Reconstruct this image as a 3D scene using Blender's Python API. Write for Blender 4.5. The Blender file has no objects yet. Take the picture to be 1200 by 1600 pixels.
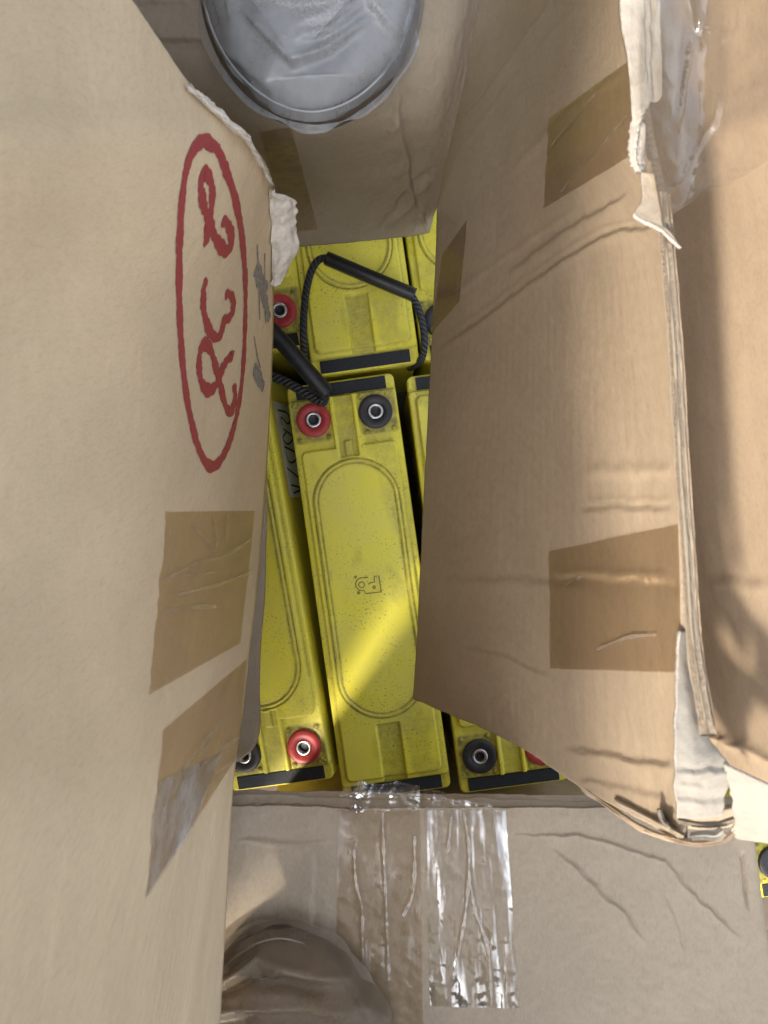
import bpy, bmesh, math, random
import numpy as np
from mathutils import Vector, Matrix
from mathutils.bvhtree import BVHTree

random.seed(7)
RNG = np.random.default_rng(7)
scene = bpy.context.scene
COL = scene.collection

# ------------------------------------------------------------------ camera
F = 1400.0            # focal length in photo pixels (photo 1200 x 1600)
CZ = 1.29             # camera height above the floor of the pallet box
cam_d = bpy.data.cameras.new('camera')
cam_d.sensor_fit = 'VERTICAL'
cam_d.sensor_height = 36.0
cam_d.sensor_width = 27.0
cam_d.lens = 36.0 * F / 1600.0
cam_d.clip_start = 0.02
cam_d.clip_end = 100.0
cam_d.dof.use_dof = True
cam_d.dof.focus_distance = 0.95
cam_d.dof.aperture_fstop = 14.0
cam = bpy.data.objects.new('camera', cam_d)
COL.objects.link(cam)
cam.location = (0, 0, CZ)
scene.camera = cam

# ------------------------------------------------------------------ light
SUN_DIR = Vector((0.55, 0.80, -1.0)).normalized()      # direction the sunlight travels
world = bpy.data.worlds.new('World')
scene.world = world
world.use_nodes = True
wn = world.node_tree.nodes
bg = wn['Background']
sky = wn.new('ShaderNodeTexSky')
sky.sky_type = 'NISHITA'
sky.sun_disc = False
sky.sun_elevation = math.asin(-SUN_DIR.z)
sky.sun_rotation = math.atan2(-SUN_DIR.x, -SUN_DIR.y)
sky.dust_density = 4.0
sky.air_density = 1.0
hs = wn.new('ShaderNodeHueSaturation')
hs.inputs['Saturation'].default_value = 0.30
world.node_tree.links.new(sky.outputs[0], hs.inputs['Color'])
world.node_tree.links.new(hs.outputs[0], bg.inputs[0])
bg.inputs[1].default_value = 0.15
sun_d = bpy.data.lights.new('sun', 'SUN')
sun_d.energy = 2.0
sun_d.angle = math.radians(5.0)
sun_d.color = (1.0, 0.88, 0.72)
sun = bpy.data.objects.new('sun', sun_d)
COL.objects.link(sun)
sun.location = (-1.2, -1.5, 4)
sun.rotation_euler = SUN_DIR.to_track_quat('-Z', 'Y').to_euler()
scene.view_settings.view_transform = 'Standard'
scene.view_settings.look = 'None'
scene.view_settings.gamma = 1.0
scene.view_settings.use_curve_mapping = False
scene.view_settings.exposure = 1.50
scene.cycles.max_bounces = 10
scene.cycles.transparent_max_bounces = 16

# ------------------------------------------------------------------ helpers
def W(u, v, d):
    """photo pixel at a depth -> world point"""
    return np.array(((u - 600.0) / F * d, (800.0 - v) / F * d, CZ - d))

def PX(P):
    """world points (n,3) -> photo pixels (n,2)"""
    d = CZ - P[..., 2]
    return np.stack((600 + P[..., 0] / d * F, 800 - P[..., 1] / d * F), -1)

def tag(o, label=None, cat=None, group=None, kind=None):
    if label: o['label'] = label
    if cat: o['category'] = cat
    if group: o['group'] = group
    if kind: o['kind'] = kind
    return o

def empty(name, loc=(0, 0, 0), rot=0.0):
    o = bpy.data.objects.new(name, None)
    o.empty_display_size = 0.05
    COL.objects.link(o)
    o.location = loc
    o.rotation_euler = (0, 0, rot)
    return o

def mesh_np(name, verts, faces, mats, parent=None, smooth=True, uv=None, mat_idx=None):
    """faces: (n,4) int array or list of lists"""
    me = bpy.data.meshes.new(name)
    verts = np.asarray(verts, dtype=float)
    if isinstance(faces, np.ndarray):
        nf = len(faces); k = faces.shape[1]
        me.vertices.add(len(verts)); me.vertices.foreach_set('co', verts.ravel())
        me.loops.add(nf * k); me.loops.foreach_set('vertex_index', faces.ravel().astype(np.int32))
        me.polygons.add(nf)
        me.polygons.foreach_set('loop_start', np.arange(0, nf * k, k, dtype=np.int32))
        me.update(calc_edges=True)
    else:
        me.from_pydata([tuple(v) for v in verts], [], faces)
    me.validate()
    if uv is not None:
        l = me.uv_layers.new(name='UVMap')
        idx = np.empty(len(me.loops), dtype=np.int32)
        me.loops.foreach_get('vertex_index', idx)
        l.data.foreach_set('uv', np.asarray(uv, dtype=float)[idx].ravel())
    for m in (mats if isinstance(mats, (list, tuple)) else [mats]):
        me.materials.append(m)
    if mat_idx is not None and len(mat_idx) == len(me.polygons):
        me.polygons.foreach_set('material_index', np.asarray(mat_idx, dtype=np.int32))
    me.polygons.foreach_set('use_smooth', [bool(smooth)] * len(me.polygons))
    me.update()
    o = bpy.data.objects.new(name, me)
    COL.objects.link(o)
    if parent: o.parent = parent
    return o

class VNoise:
    def __init__(self, seed):
        self.g = np.random.default_rng(seed).random((64, 64)) * 2 - 1
    def __call__(self, x, y):
        xi = np.floor(x).astype(int); yi = np.floor(y).astype(int)
        fx = x - xi; fy = y - yi
        fx = fx * fx * (3 - 2 * fx); fy = fy * fy * (3 - 2 * fy)
        g = self.g
        a = g[xi % 64, yi % 64]; b = g[(xi + 1) % 64, yi % 64]
        c = g[xi % 64, (yi + 1) % 64]; d = g[(xi + 1) % 64, (yi + 1) % 64]
        return (a * (1 - fx) + b * fx) * (1 - fy) + (c * (1 - fx) + d * fx) * fy

def fbm(x, y, seed, oct=4):
    n = VNoise(seed); s = 0; a = 1; t = 0
    for k in range(oct):
        s = s + a * n(x * 2 ** k + 17.3 * k, y * 2 ** k + 5.1 * k); t += a; a *= .5
    return s / t

def smooth(a, b, x):
    t = np.clip((x - a) / (b - a), 0, 1)
    return t * t * (3 - 2 * t)

def catmull(P, t, axis=0):
    """P array, interpolate along axis 0 at params t in [0, len-1]"""
    n = len(P)
    i = np.clip(np.floor(t).astype(int), 0, n - 2)
    f = (t - i).reshape((-1,) + (1,) * (P.ndim - 1))
    p1 = P[i]; p2 = P[i + 1]
    p0 = np.where((i == 0).reshape(f.shape), 2 * p1 - p2, P[np.maximum(i - 1, 0)])
    p3 = np.where((i == n - 2).reshape(f.shape), 2 * p2 - p1, P[np.minimum(i + 2, n - 1)])
    return 0.5 * (2 * p1 + (p2 - p0) * f + (2 * p0 - 5 * p1 + 4 * p2 - p3) * f ** 2 + (3 * p1 - p0 - 3 * p2 + p3) * f ** 3)

def smooth_line(pts, step):
    """dense Catmull polyline through 2-D or 3-D points"""
    P = np.array(pts, dtype=float)
    out = catmull(P, np.linspace(0, len(P) - 1, 40 * (len(P) - 1) + 1))
    s = np.r_[0, np.cumsum(np.linalg.norm(np.diff(out, axis=0), axis=1))]
    n = max(3, int(s[-1] / step) + 1)
    q = np.linspace(0, s[-1], n)
    return np.stack([np.interp(q, s, out[:, k]) for k in range(P.shape[1])], -1)

def seg_dist(Q, pts):
    """signed-ish distance of pixels Q (...,2) to a polyline, and side"""
    best = np.full(Q.shape[:-1], 1e9); side = np.zeros(Q.shape[:-1]); par = np.zeros(Q.shape[:-1])
    n = len(pts) - 1
    for k in range(n):
        a = np.array(pts[k], float); b = np.array(pts[k + 1], float); ab = b - a
        t = np.clip(((Q - a) @ ab) / (ab @ ab), 0, 1)
        d = np.linalg.norm(Q - a - t[..., None] * ab, axis=-1)
        s = np.sign(ab[0] * (Q[..., 1] - a[1]) - ab[1] * (Q[..., 0] - a[0]))
        m = d < best
        best = np.where(m, d, best); side = np.where(m, s, side); par = np.where(m, (k + t) / n, par)
    return best, side, par

class Patch: pass

def patch(name, net, nr, nc, mats, parent=None, thick=0.005, creases=(), wob=0.0008, wob_s=18.0, seed=1,
          jit=None, linear=False, back=True, fine=0.00025):
    """A bent sheet of board. net: rows (top to bottom) of points (u, v, depth), left to right."""
    N = np.array([[W(*p) for p in row] for row in net])
    f = (lambda P, t: np.stack([np.stack([np.interp(t, np.arange(len(P)), P[:, j, k]) for k in range(3)], -1) for j in range(P.shape[1])], 1)) if linear else catmull
    A = f(N, np.linspace(0, len(N) - 1, nr))                     # nr x m x 3
    B = f(A.transpose(1, 0, 2), np.linspace(0, N.shape[1] - 1, nc)).transpose(1, 0, 2)   # nr x nc x 3
    # even out the columns of each row by length
    S = B
    # torn edges: shift border vertices along the sheet
    if jit:
        for edge, (amp, freq, depth) in jit.items():
            ncell = nr if edge in ('left', 'right') else nc
            x = np.arange(ncell) / ncell
            n = fbm(x * freq, x * 0 + 3.3, seed + 50, 5) * amp
            for k in range(depth):
                w = 1 - k / depth
                if edge == 'right':
                    t = S[:, -1] - S[:, -4]; t /= np.linalg.norm(t, axis=-1, keepdims=True); S[:, -1 - k] += t * (n * w)[:, None]
                elif edge == 'left':
                    t = S[:, 0] - S[:, 3]; t /= np.linalg.norm(t, axis=-1, keepdims=True); S[:, k] += t * (n * w)[:, None]
                elif edge == 'bottom':
                    t = S[-1] - S[-4]; t /= np.linalg.norm(t, axis=-1, keepdims=True); S[-1 - k] += t * (n * w)[:, None]
                elif edge == 'top':
                    t = S[0] - S[3]; t /= np.linalg.norm(t, axis=-1, keepdims=True); S[k] += t * (n * w)[:, None]
    du = np.gradient(S, axis=1); dv = np.gradient(S, axis=0)
    nrm = np.cross(du, dv); nrm /= np.linalg.norm(nrm, axis=-1, keepdims=True) + 1e-12
    c = np.array((0, 0, CZ)) - S
    if (nrm * c).sum() < 0: nrm = -nrm
    s = np.cumsum(np.linalg.norm(np.diff(S, axis=1, prepend=S[:, :1]), axis=-1), axis=1)
    t = np.cumsum(np.linalg.norm(np.diff(S, axis=0, prepend=S[:1]), axis=-1), axis=0)
    uv = np.stack((s + 0.37 * seed, t), -1)
    h = fbm(uv[..., 0] * wob_s, uv[..., 1] * wob_s, seed, 4) * wob + fbm(uv[..., 0] * 170, uv[..., 1] * 170, seed + 9, 2) * fine
    Q = PX(S)
    Q = Q + np.stack((fbm(Q[..., 0] / 22, Q[..., 1] / 22, seed + 61, 3), fbm(Q[..., 0] / 22, Q[..., 1] / 22, seed + 62, 3)), -1) * 4.5
    for cr in creases:
        pts, wd, amp = cr[0], cr[1], cr[2]
        kind = cr[3] if len(cr) > 3 else 'ridge'
        d, sd, par = seg_dist(Q, pts)
        fade = np.clip(np.minimum(par, 1 - par) * 8 + (0.0 if kind != 'fold' else 1), 0, 1)
        d = d + fbm(Q[..., 0] / 14, Q[..., 1] / 14, seed + 31, 2) * wd * .35
        if kind == 'ridge':
            h = h + amp * np.exp(-(d / wd) ** 2) * fade
        elif kind == 'step':
            h = h + amp * np.exp(-np.abs(d) / (wd * 3)) * np.tanh(sd * d / (wd * .35)) * fade
        elif kind == 'fold':
            h = h + amp * np.exp(-np.abs(d) / wd) * fade
    S = S + nrm * h[..., None]
    du = np.gradient(S, axis=1); dv = np.gradient(S, axis=0)
    n2 = np.cross(du, dv); n2 /= np.linalg.norm(n2, axis=-1, keepdims=True) + 1e-12
    if (n2 * nrm).sum() < 0: n2 = -n2
    idx = np.arange(nr * nc).reshape(nr, nc)
    q = np.stack((idx[:-1, :-1], idx[1:, :-1], idx[1:, 1:], idx[:-1, 1:]), -1).reshape(-1, 4)
    front = S.reshape(-1, 3)
    # orient faces to the front normal
    p0, p1, p2 = front[q[0, 0]], front[q[0, 1]], front[q[0, 2]]
    if np.dot(np.cross(p1 - p0, p2 - p0), n2.reshape(-1, 3)[0]) < 0: q = q[:, ::-1]
    V = front; Fc = q; mi = np.zeros(len(q), int); UV = uv.reshape(-1, 2)
    if thick > 0:
        # back sheet at a coarser count would not share the rim; keep the rim only plus a full back
        bk = (S - nrm * thick).reshape(-1, 3)
        off = nr * nc
        V = np.vstack((front, bk)); UV = np.vstack((UV, UV + np.array((0.0, 0.0))))
        rim = np.r_[idx[0, :], idx[1:, -1], idx[-1, -2::-1], idx[-2:0:-1, 0]]
        r2 = np.roll(rim, -1)
        rq = np.stack((rim, r2, r2 + off, rim + off), -1)
        Fc = np.vstack((q, q[:, ::-1] + off, rq)); mi = np.r_[np.zeros(2 * len(q), int), np.ones(len(rq), int)]
    ml = mats if isinstance(mats, (list, tuple)) else [mats, mats]
    o = mesh_np(name, V, Fc, ml, parent, True, UV, mi)
    P = Patch(); P.o = o; P.S = S; P.n = n2
    P.bvh = BVHTree.FromPolygons([Vector(v) for v in front], [tuple(int(i) for i in f) for f in q])
    return P

def hit(bvh, u, v, last=[None]):
    o = Vector((0, 0, CZ)); d = (Vector(W(u, v, 1.0)) - o).normalized()
    loc, n, i, dist = bvh.ray_cast(o, d)
    if loc is None:
        if last[0] is not None:
            lp, ln = last[0]
            den = d.dot(ln)
            if abs(den) > 1e-4:
                k = (lp - o).dot(ln) / den
                return o + d * k, ln.copy(), False
        return None, None, False
    if n.dot(d) > 0: n = -n
    last[0] = (loc.copy(), n.copy())
    return loc, n, True

def strokes(name, bvh, lines, halfw, mat, parent, off=0.0003, step=2.0, wj=0.18):
    V = []; Fc = []
    r = np.random.default_rng(len(lines) * 13 + 1)
    for k, ln in enumerate(lines):
        hw = halfw
        if isinstance(ln, tuple): ln, hw = ln
        P = smooth_line(ln, step)
        pts = []
        for p in P:
            loc, n, ok = hit(bvh, p[0], p[1])
            if loc is not None: pts.append((loc, n))
        m = len(pts); base = len(V)
        ph = r.random() * 10
        for i, (loc, n) in enumerate(pts):
            a = pts[max(i - 1, 0)][0]; b = pts[min(i + 1, m - 1)][0]
            t = (b - a).normalized(); sd = n.cross(t).normalized()
            w = hw * (1 + wj * math.sin(i * .31 + ph) + wj * .6 * math.sin(i * 1.13 + ph * 2) + r.normal() * .05)
            if i == 0 or i == m - 1: w *= .6
            o_ = off + 0.00025 * i / m + 0.00005 * k
            V += [loc + sd * w + n * o_, loc - sd * w + n * o_]
        Fc += [[base + 2 * i, base + 2 * i + 1, base + 2 * i + 3, base + 2 * i + 2] for i in range(m - 1)]
    return mesh_np(name, V, Fc, mat, parent, True)

def on_sheet(name, bvh, corners, nr, nc, mat, parent, off=0.0005, wr=0.0002, wrs=26.0, seed=3, ridges=(), ragged=0.0, aniso=(1, 1), rib=.00034):
    """thin sheet (tape) stuck on a panel; corners tl, tr, br, bl in photo pixels"""
    tl, tr, br, bl = [np.array(c, float) for c in corners]
    V = np.zeros((nr, nc, 3)); nn = np.zeros((nr, nc, 3)); Q = np.zeros((nr, nc, 2))
    rg = np.random.default_rng(seed)
    ends = fbm(np.arange(nr) / nr * 14, np.zeros(nr), seed + 3, 4) * ragged
    for i in range(nr):
        a = tl + (bl - tl) * i / (nr - 1); b = tr + (br - tr) * i / (nr - 1)
        a = a + (a - b) / (np.linalg.norm(a - b) + 1e-9) * ends[i]
        for j in range(nc):
            p = a + (b - a) * j / (nc - 1)
            loc, n, ok = hit(bvh, p[0], p[1])
            V[i, j] = loc; nn[i, j] = n; Q[i, j] = p
    s = np.linspace(0, 1, nc)[None, :] * np.linalg.norm(V[0, -1] - V[0, 0]); t = np.linspace(0, 1, nr)[:, None] * np.linalg.norm(V[-1, 0] - V[0, 0])
    s = np.broadcast_to(s, (nr, nc)); t = np.broadcast_to(t, (nr, nc))
    h = off + fbm(s * 1000 / wrs * aniso[0], t * 1000 / wrs * aniso[1], seed, 4) * wr
    for pts, wd, amp in ridges:
        d, sd, par = seg_dist(Q, pts)
        d = d + fbm(Q[..., 0] / 10, Q[..., 1] / 10, seed + 31, 2) * wd * .4
        h = h + amp * np.exp(-(d / wd) ** 2) * np.clip(np.minimum(par, 1 - par) * 6, 0, 1)
    h = np.maximum(h, off * .4)
    V = V + nn * h[..., None]
    idx = np.arange(nr * nc).reshape(nr, nc)
    q = np.stack((idx[:-1, :-1], idx[1:, :-1], idx[1:, 1:], idx[:-1, 1:]), -1).reshape(-1, 4)
    o = mesh_np(name, V.reshape(-1, 3), q, mat, parent, True, np.stack((s + seed * .11, t), -1).reshape(-1, 2))
    for pts, wd, amp in ridges:                 # folds where the tape has lifted off the board
        strokes('wrinkle', bvh, [pts], wd * rib, M['wrinkle'], o, off=off + amp * .75, step=3.0, wj=.5)
    return o

def tube(name, pts, r, mat, parent=None, seg=14, step=0.002, inv=None, cap=True, flat=1.0, prof=None):
    P = smooth_line(pts, step)
    if inv is not None: P = np.array([tuple(inv @ Vector(p)) for p in P])
    n = len(P); V = []; UV = []
    up = Vector((0, 0, 1)); s = 0
    T0 = None; N = None
    for i in range(n):
        t = Vector(P[min(i + 1, n - 1)] - P[max(i - 1, 0)]).normalized()
        if N is None:
            N = t.cross(up); N = N.normalized() if N.length > 1e-4 else Vector((1, 0, 0))
        N = (N - t * N.dot(t)).normalized(); B = t.cross(N)
        if i: s += np.linalg.norm(P[i] - P[i - 1])
        rr = r(i / (n - 1)) if callable(r) else r
        for k in range(seg):
            a = 2 * math.pi * k / seg
            m = prof(a) if prof else 1.0
            V.append(Vector(P[i]) + (N * math.cos(a) + B * math.sin(a) * flat) * rr * m); UV.append((k / seg, s))
    Fc = [[i * seg + k, i * seg + (k + 1) % seg, (i + 1) * seg + (k + 1) % seg, (i + 1) * seg + k] for i in range(n - 1) for k in range(seg)]
    if cap: Fc += [list(range(seg))[::-1], [(n - 1) * seg + k for k in range(seg)]]
    return mesh_np(name, V, Fc, mat, parent, True, UV)

def lathe(name, prof, mat, parent, seg=48, loc=(0, 0, 0)):
    V = []; Fc = []
    for r, z in prof:
        for k in range(seg):
            a = 2 * math.pi * k / seg; V.append((r * math.cos(a), r * math.sin(a), z))
    for i in range(len(prof) - 1):
        for k in range(seg):
            Fc.append([i * seg + k, i * seg + (k + 1) % seg, (i + 1) * seg + (k + 1) % seg, (i + 1) * seg + k])
    o = mesh_np(name, V, Fc, mat, parent, True); o.location = loc
    return o

def box(name, lo, hi, mat, parent=None, bev=0.0, seg=2):
    bm = bmesh.new(); bmesh.ops.create_cube(bm, size=1)
    for v in bm.verts:
        v.co = Vector([(lo[k] + hi[k]) / 2 + v.co[k] * (hi[k] - lo[k]) for k in range(3)])
    if bev: bmesh.ops.bevel(bm, geom=bm.edges[:], offset=bev, segments=seg, affect='EDGES', profile=.5)
    me = bpy.data.meshes.new(name); bm.to_mesh(me); bm.free(); me.materials.append(mat)
    o = bpy.data.objects.new(name, me); COL.objects.link(o); o.parent = parent
    return o

# ------------------------------------------------------------------ materials
class NT:
    def __init__(self, name):
        self.m = bpy.data.materials.new(name); self.m.use_nodes = True
        self.t = self.m.node_tree; self.b = self.t.nodes['Principled BSDF']; self.out = self.t.nodes['Material Output']
    def n(self, kind, **kw):
        x = self.t.nodes.new('ShaderNode' + kind)
        for k, v in kw.items():
            if k in x.inputs: x.inputs[k].default_value = v
            else: setattr(x, k, v)
        return x
    def l(self, a, b): self.t.links.new(a, b)
    def noise(self, vec, scale, detail=4, rough=.55):
        x = self.n('TexNoise'); x.inputs['Scale'].default_value = scale; x.inputs['Detail'].default_value = detail; x.inputs['Roughness'].default_value = rough
        if vec is not None: self.l(vec, x.inputs['Vector'])
        return x.outputs['Fac']
    def ramp(self, fac, a, b, lo=0.0, hi=1.0):
        x = self.n('MapRange'); x.inputs['From Min'].default_value = a; x.inputs['From Max'].default_value = b
        x.inputs['To Min'].default_value = lo; x.inputs['To Max'].default_value = hi; x.clamp = True
        self.l(fac, x.inputs['Value']); return x.outputs[0]
    def mix(self, fac, a, b, mode='MIX'):
        x = self.n('MixRGB', blend_type=mode)
        for s, val in ((0, fac), (1, a), (2, b)):
            if hasattr(val, 'is_output'): self.l(val, x.inputs[s])
            elif s == 0: x.inputs[0].default_value = val
            else: x.inputs[s].default_value = (*val, 1)
        return x.outputs[0]
    def math(self, op, a, b=0.0):
        x = self.n('Math', operation=op)
        for s, val in ((0, a), (1, b)):
            if hasattr(val, 'is_output'): self.l(val, x.inputs[s])
            else: x.inputs[s].default_value = val
        return x.outputs[0]
    def scalevec(self, vec, s):
        x = self.n('Mapping'); x.inputs['Scale'].default_value = s; self.l(vec, x.inputs['Vector']); return x.outputs[0]
    def bump(self, h, strength=.3, dist=.001, prev=None):
        x = self.n('Bump'); x.inputs['Strength'].default_value = strength; x.inputs['Distance'].default_value = dist
        self.l(h, x.inputs['Height'])
        if prev is not None: self.l(prev, x.inputs['Normal'])
        return x.outputs[0]

def cardboard(name, col, dark=.78, flute=(1, 0), flute_amt=.25, stain=.25, speck=.5):
    k = NT(name)
    uv = k.n('UVMap').outputs[0]
    big = k.noise(uv, 9, 5, .6); mid = k.noise(uv, 55, 4, .6)
    fib = k.noise(k.scalevec(uv, (900, 260, 1) if flute[0] else (260, 900, 1)), 1.0, 5, .65)
    dots = k.noise(uv, 700, 2, .5)
    c = k.mix(k.ramp(big, .3, .7), tuple(x * dark for x in col), col)
    c = k.mix(k.ramp(mid, .35, .75, 0, stain), c, tuple(x * y for x, y in zip(col, (.78, .74, .68))))
    c = k.mix(k.ramp(fib, .25, .75, .0, .5), c, tuple(min(1, x * 1.35) for x in col))
    c = k.mix(k.ramp(fib, .58, .78, 0, .45), c, tuple(x * .55 for x in col))
    c = k.mix(k.ramp(dots, .69, .76, 0, speck), c, tuple(x * .35 for x in col))
    flk = k.noise(k.scalevec(uv, (300, 110, 1) if flute[0] else (110, 300, 1)), 1.0, 4, .7)
    c = k.mix(k.ramp(flk, .50, .72, 0, .35), c, tuple(x * .66 for x in col))
    scf = k.noise(k.scalevec(uv, (30, 9, 1)), 1.0, 5, .75)
    c = k.mix(k.ramp(scf, .58, .72, 0, .35), c, tuple(min(1, x * 1.25) for x in col))
    k.l(c, k.b.inputs['Base Color'])
    wv = k.n('TexWave', wave_type='BANDS', bands_direction='X' if flute[0] else 'Y')
    wv.inputs['Scale'].default_value = 22.0; wv.inputs['Distortion'].default_value = 1.2; wv.inputs['Detail'].default_value = 2
    k.l(uv, wv.inputs['Vector'])
    b1 = k.bump(wv.outputs['Fac'], flute_amt, .0006)
    b2 = k.bump(mid, .35, .0015, b1)
    b3 = k.bump(fib, .5, .0005, b2)
    k.l(b3, k.b.inputs['Normal'])
    k.b.inputs['Roughness'].default_value = .82
    k.b.inputs['Specular IOR Level'].default_value = .25
    return k.m

def board_edge(name, col):
    k = NT(name)
    tc = k.n('TexCoord').outputs['Object']
    n = k.noise(tc, 420, 5, .7); n2 = k.noise(tc, 60, 3)
    c = k.mix(k.ramp(n, .35, .65), tuple(x * .55 for x in col), col)
    c = k.mix(k.ramp(n2, .4, .7, 0, .5), c, tuple(x * .6 for x in col))
    k.l(c, k.b.inputs['Base Color']); k.l(k.bump(n, .8, .002), k.b.inputs['Normal'])
    k.b.inputs['Roughness'].default_value = .9
    return k.m

def film(name, tint, haze=.06, haze_col=(.6, .58, .55), rough=.12, gloss=1.0, bump=.25, bs=60, cloudy=0.0, aniso=(1, 1, 1), ior=1.5, gap=None):
    k = NT(name); k.t.nodes.remove(k.b)
    uv = k.n('UVMap').outputs[0]
    nz = k.noise(k.scalevec(uv, aniso), bs, 4, .6)
    bp = k.bump(nz, bump, .002)
    tr = k.n('BsdfTransparent'); tr.inputs['Color'].default_value = (*tint, 1)
    df = k.n('BsdfDiffuse'); df.inputs['Color'].default_value = (*haze_col, 1); k.l(bp, df.inputs['Normal'])
    gl = k.n('BsdfGlossy'); gl.inputs['Roughness'].default_value = rough; k.l(bp, gl.inputs['Normal'])
    m1 = k.n('MixShader')
    if cloudy:
        cl = k.noise(uv, 22, 4, .6); k.l(k.ramp(cl, .4, .75, haze, haze + cloudy), m1.inputs[0])
    else: m1.inputs[0].default_value = haze
    k.l(tr.outputs[0], m1.inputs[1]); k.l(df.outputs[0], m1.inputs[2])
    fr = k.n('Fresnel'); fr.inputs['IOR'].default_value = ior; k.l(bp, fr.inputs['Normal'])
    fac = k.math('MINIMUM', k.math('MULTIPLY', fr.outputs[0], gloss), .45)
    if gap:                                     # air trapped under the tape reflects more
        ga = k.noise(k.scalevec(uv, gap[2]), 1.0, 3, .6)
        fac = k.math('MAXIMUM', fac, k.ramp(ga, .50, .62, gap[0], gap[1]))
    m2 = k.n('MixShader'); k.l(fac, m2.inputs[0])
    k.l(m1.outputs[0], m2.inputs[1]); k.l(gl.outputs[0], m2.inputs[2])
    k.l(m2.outputs[0], k.out.inputs[0])
    return k.m

def plain(name, col, rough=.5, metal=0.0, spec=.5, var=.15, scale=120, bump=.1, coords='Object'):
    k = NT(name)
    tc = k.n('TexCoord').outputs[coords]
    n = k.noise(tc, scale, 4)
    k.l(k.mix(k.ramp(n, .3, .7), tuple(x * (1 - var) for x in col), tuple(min(1, x * (1 + var)) for x in col)), k.b.inputs['Base Color'])
    k.l(k.bump(n, bump, .001), k.b.inputs['Normal'])
    k.b.inputs['Roughness'].default_value = rough; k.b.inputs['Metallic'].default_value = metal; k.b.inputs['Specular IOR Level'].default_value = spec
    return k.m

def battery_plastic(name, use_attr):
    k = NT(name)
    tc = k.n('TexCoord').outputs['Object']
    oi = k.n('ObjectInfo')
    sh = k.n('VectorMath', operation='ADD'); k.l(tc, sh.inputs[0])
    rn = k.math('MULTIPLY', oi.outputs['Random'], 7.0)
    cx = k.n('CombineXYZ'); k.l(rn, cx.inputs[0]); k.l(rn, cx.inputs[1]); k.l(cx.outputs[0], sh.inputs[1])
    v = sh.outputs[0]
    col = (.80, .73, .055); dirt = (.12, .10, .05); dust = (.62, .58, .22)
    big = k.noise(v, 16, 4, .6); sp = k.noise(v, 420, 2, .5); sp2 = k.noise(v, 150, 3, .6); gr = k.noise(v, 1100, 3, .6)
    c = k.mix(k.ramp(big, .35, .72, 0, .38), col, dust)
    c = k.mix(k.ramp(gr, .48, .72, 0, .2), c, (.36, .31, .07))
    spm = k.math('MULTIPLY', k.ramp(sp, .60, .70, 0, .8), k.ramp(k.noise(v, 28, 3), .40, .66, .05, 1.0))
    c = k.mix(spm, c, dirt)
    c = k.mix(k.ramp(sp2, .70, .78, 0, .5), c, dirt)
    smu = k.noise(k.scalevec(v, (1, .35, 1)), 34, 5, .7)
    c = k.mix(k.ramp(smu, .62, .78, 0, .55), c, (.24, .21, .11))
    if use_attr:
        at = k.n('Attribute'); at.attribute_name = 'grime'
        g = k.math('MULTIPLY', at.outputs['Fac'], k.ramp(k.noise(v, 120, 5, .7), .25, .65, .25, 1.0))
        c = k.mix(g, c, dirt)
    k.l(c, k.b.inputs['Base Color'])
    k.l(k.bump(gr, .12, .0006, k.bump(k.noise(v, 60, 3), .08, .002)), k.b.inputs['Normal'])
    k.b.inputs['Roughness'].default_value = .42
    k.b.inputs['Specular IOR Level'].default_value = .4
    return k.m

M = {}
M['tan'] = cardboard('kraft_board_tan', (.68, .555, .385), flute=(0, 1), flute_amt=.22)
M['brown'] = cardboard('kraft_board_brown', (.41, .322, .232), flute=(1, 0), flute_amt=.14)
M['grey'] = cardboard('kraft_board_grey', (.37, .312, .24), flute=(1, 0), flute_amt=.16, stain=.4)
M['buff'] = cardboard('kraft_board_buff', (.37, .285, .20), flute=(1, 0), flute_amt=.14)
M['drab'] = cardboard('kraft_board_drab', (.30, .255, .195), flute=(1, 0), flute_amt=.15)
M['white'] = cardboard('bleached_liner', (.33, .305, .265), flute=(0, 1), flute_amt=.1, dark=.85)
M['edge'] = board_edge('board_edge', (.50, .41, .31))
M['edge_dark'] = board_edge('board_edge_dark', (.30, .24, .18))
M['edge_pale'] = board_edge('board_edge_pale', (.66, .60, .53))
M['torn'] = cardboard('torn_paper', (.74, .70, .64), flute=(0, 1), flute_amt=.8, dark=.6)
M['torn_grey'] = cardboard('torn_paper_grey', (.44, .41, .37), flute=(1, 0), flute_amt=.6, dark=.65)
M['tape'] = film('packing_tape_brown', (.935, .88, .80), haze=.07, haze_col=(.46, .37, .26), rough=.15, bump=.2, bs=70, gloss=.6, gap=(.02, .10, (60, 16, 1)))
M['tape_clear'] = film('packing_tape_clear', (.965, .935, .88), haze=.05, rough=.13, bump=.10, bs=110, aniso=(1, .3, 1), gloss=1.0, gap=(.04, .55, (95, 9, 1)))
M['tape_torn_glare'] = film('peeled_tape_glare', (.95, .94, .93), haze=.10, haze_col=(.66, .64, .63), rough=.2, bump=.5, bs=90, cloudy=.6, gloss=1.0, gap=(.05, .25, (120, 60, 1)))
M['wrinkle'] = film('lifted_tape', (.95, .92, .88), haze=.20, haze_col=(.72, .69, .64), rough=.16, bump=.3, bs=120, gloss=1.0, gap=(.10, .40, (200, 200, 1)))
M['film'] = film('stretch_film', (.95, .92, .88), haze=.06, haze_col=(.6, .55, .48), rough=.12, bump=.25, bs=40, gloss=1.2, gap=(.03, .22, (20, 6, 1)))
M['vinyl'] = film('clear_vinyl_grey', (.82, .84, .86), haze=.34, haze_col=(.42, .45, .49), rough=.2, bump=.3, bs=34, cloudy=.30, gloss=1.1)
M['vinyl_brown'] = film('clear_vinyl_smoky', (.84, .79, .72), haze=.45, haze_col=(.22, .18, .135), rough=.4, bump=.25, bs=40, cloudy=.25, gloss=.6)
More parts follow.
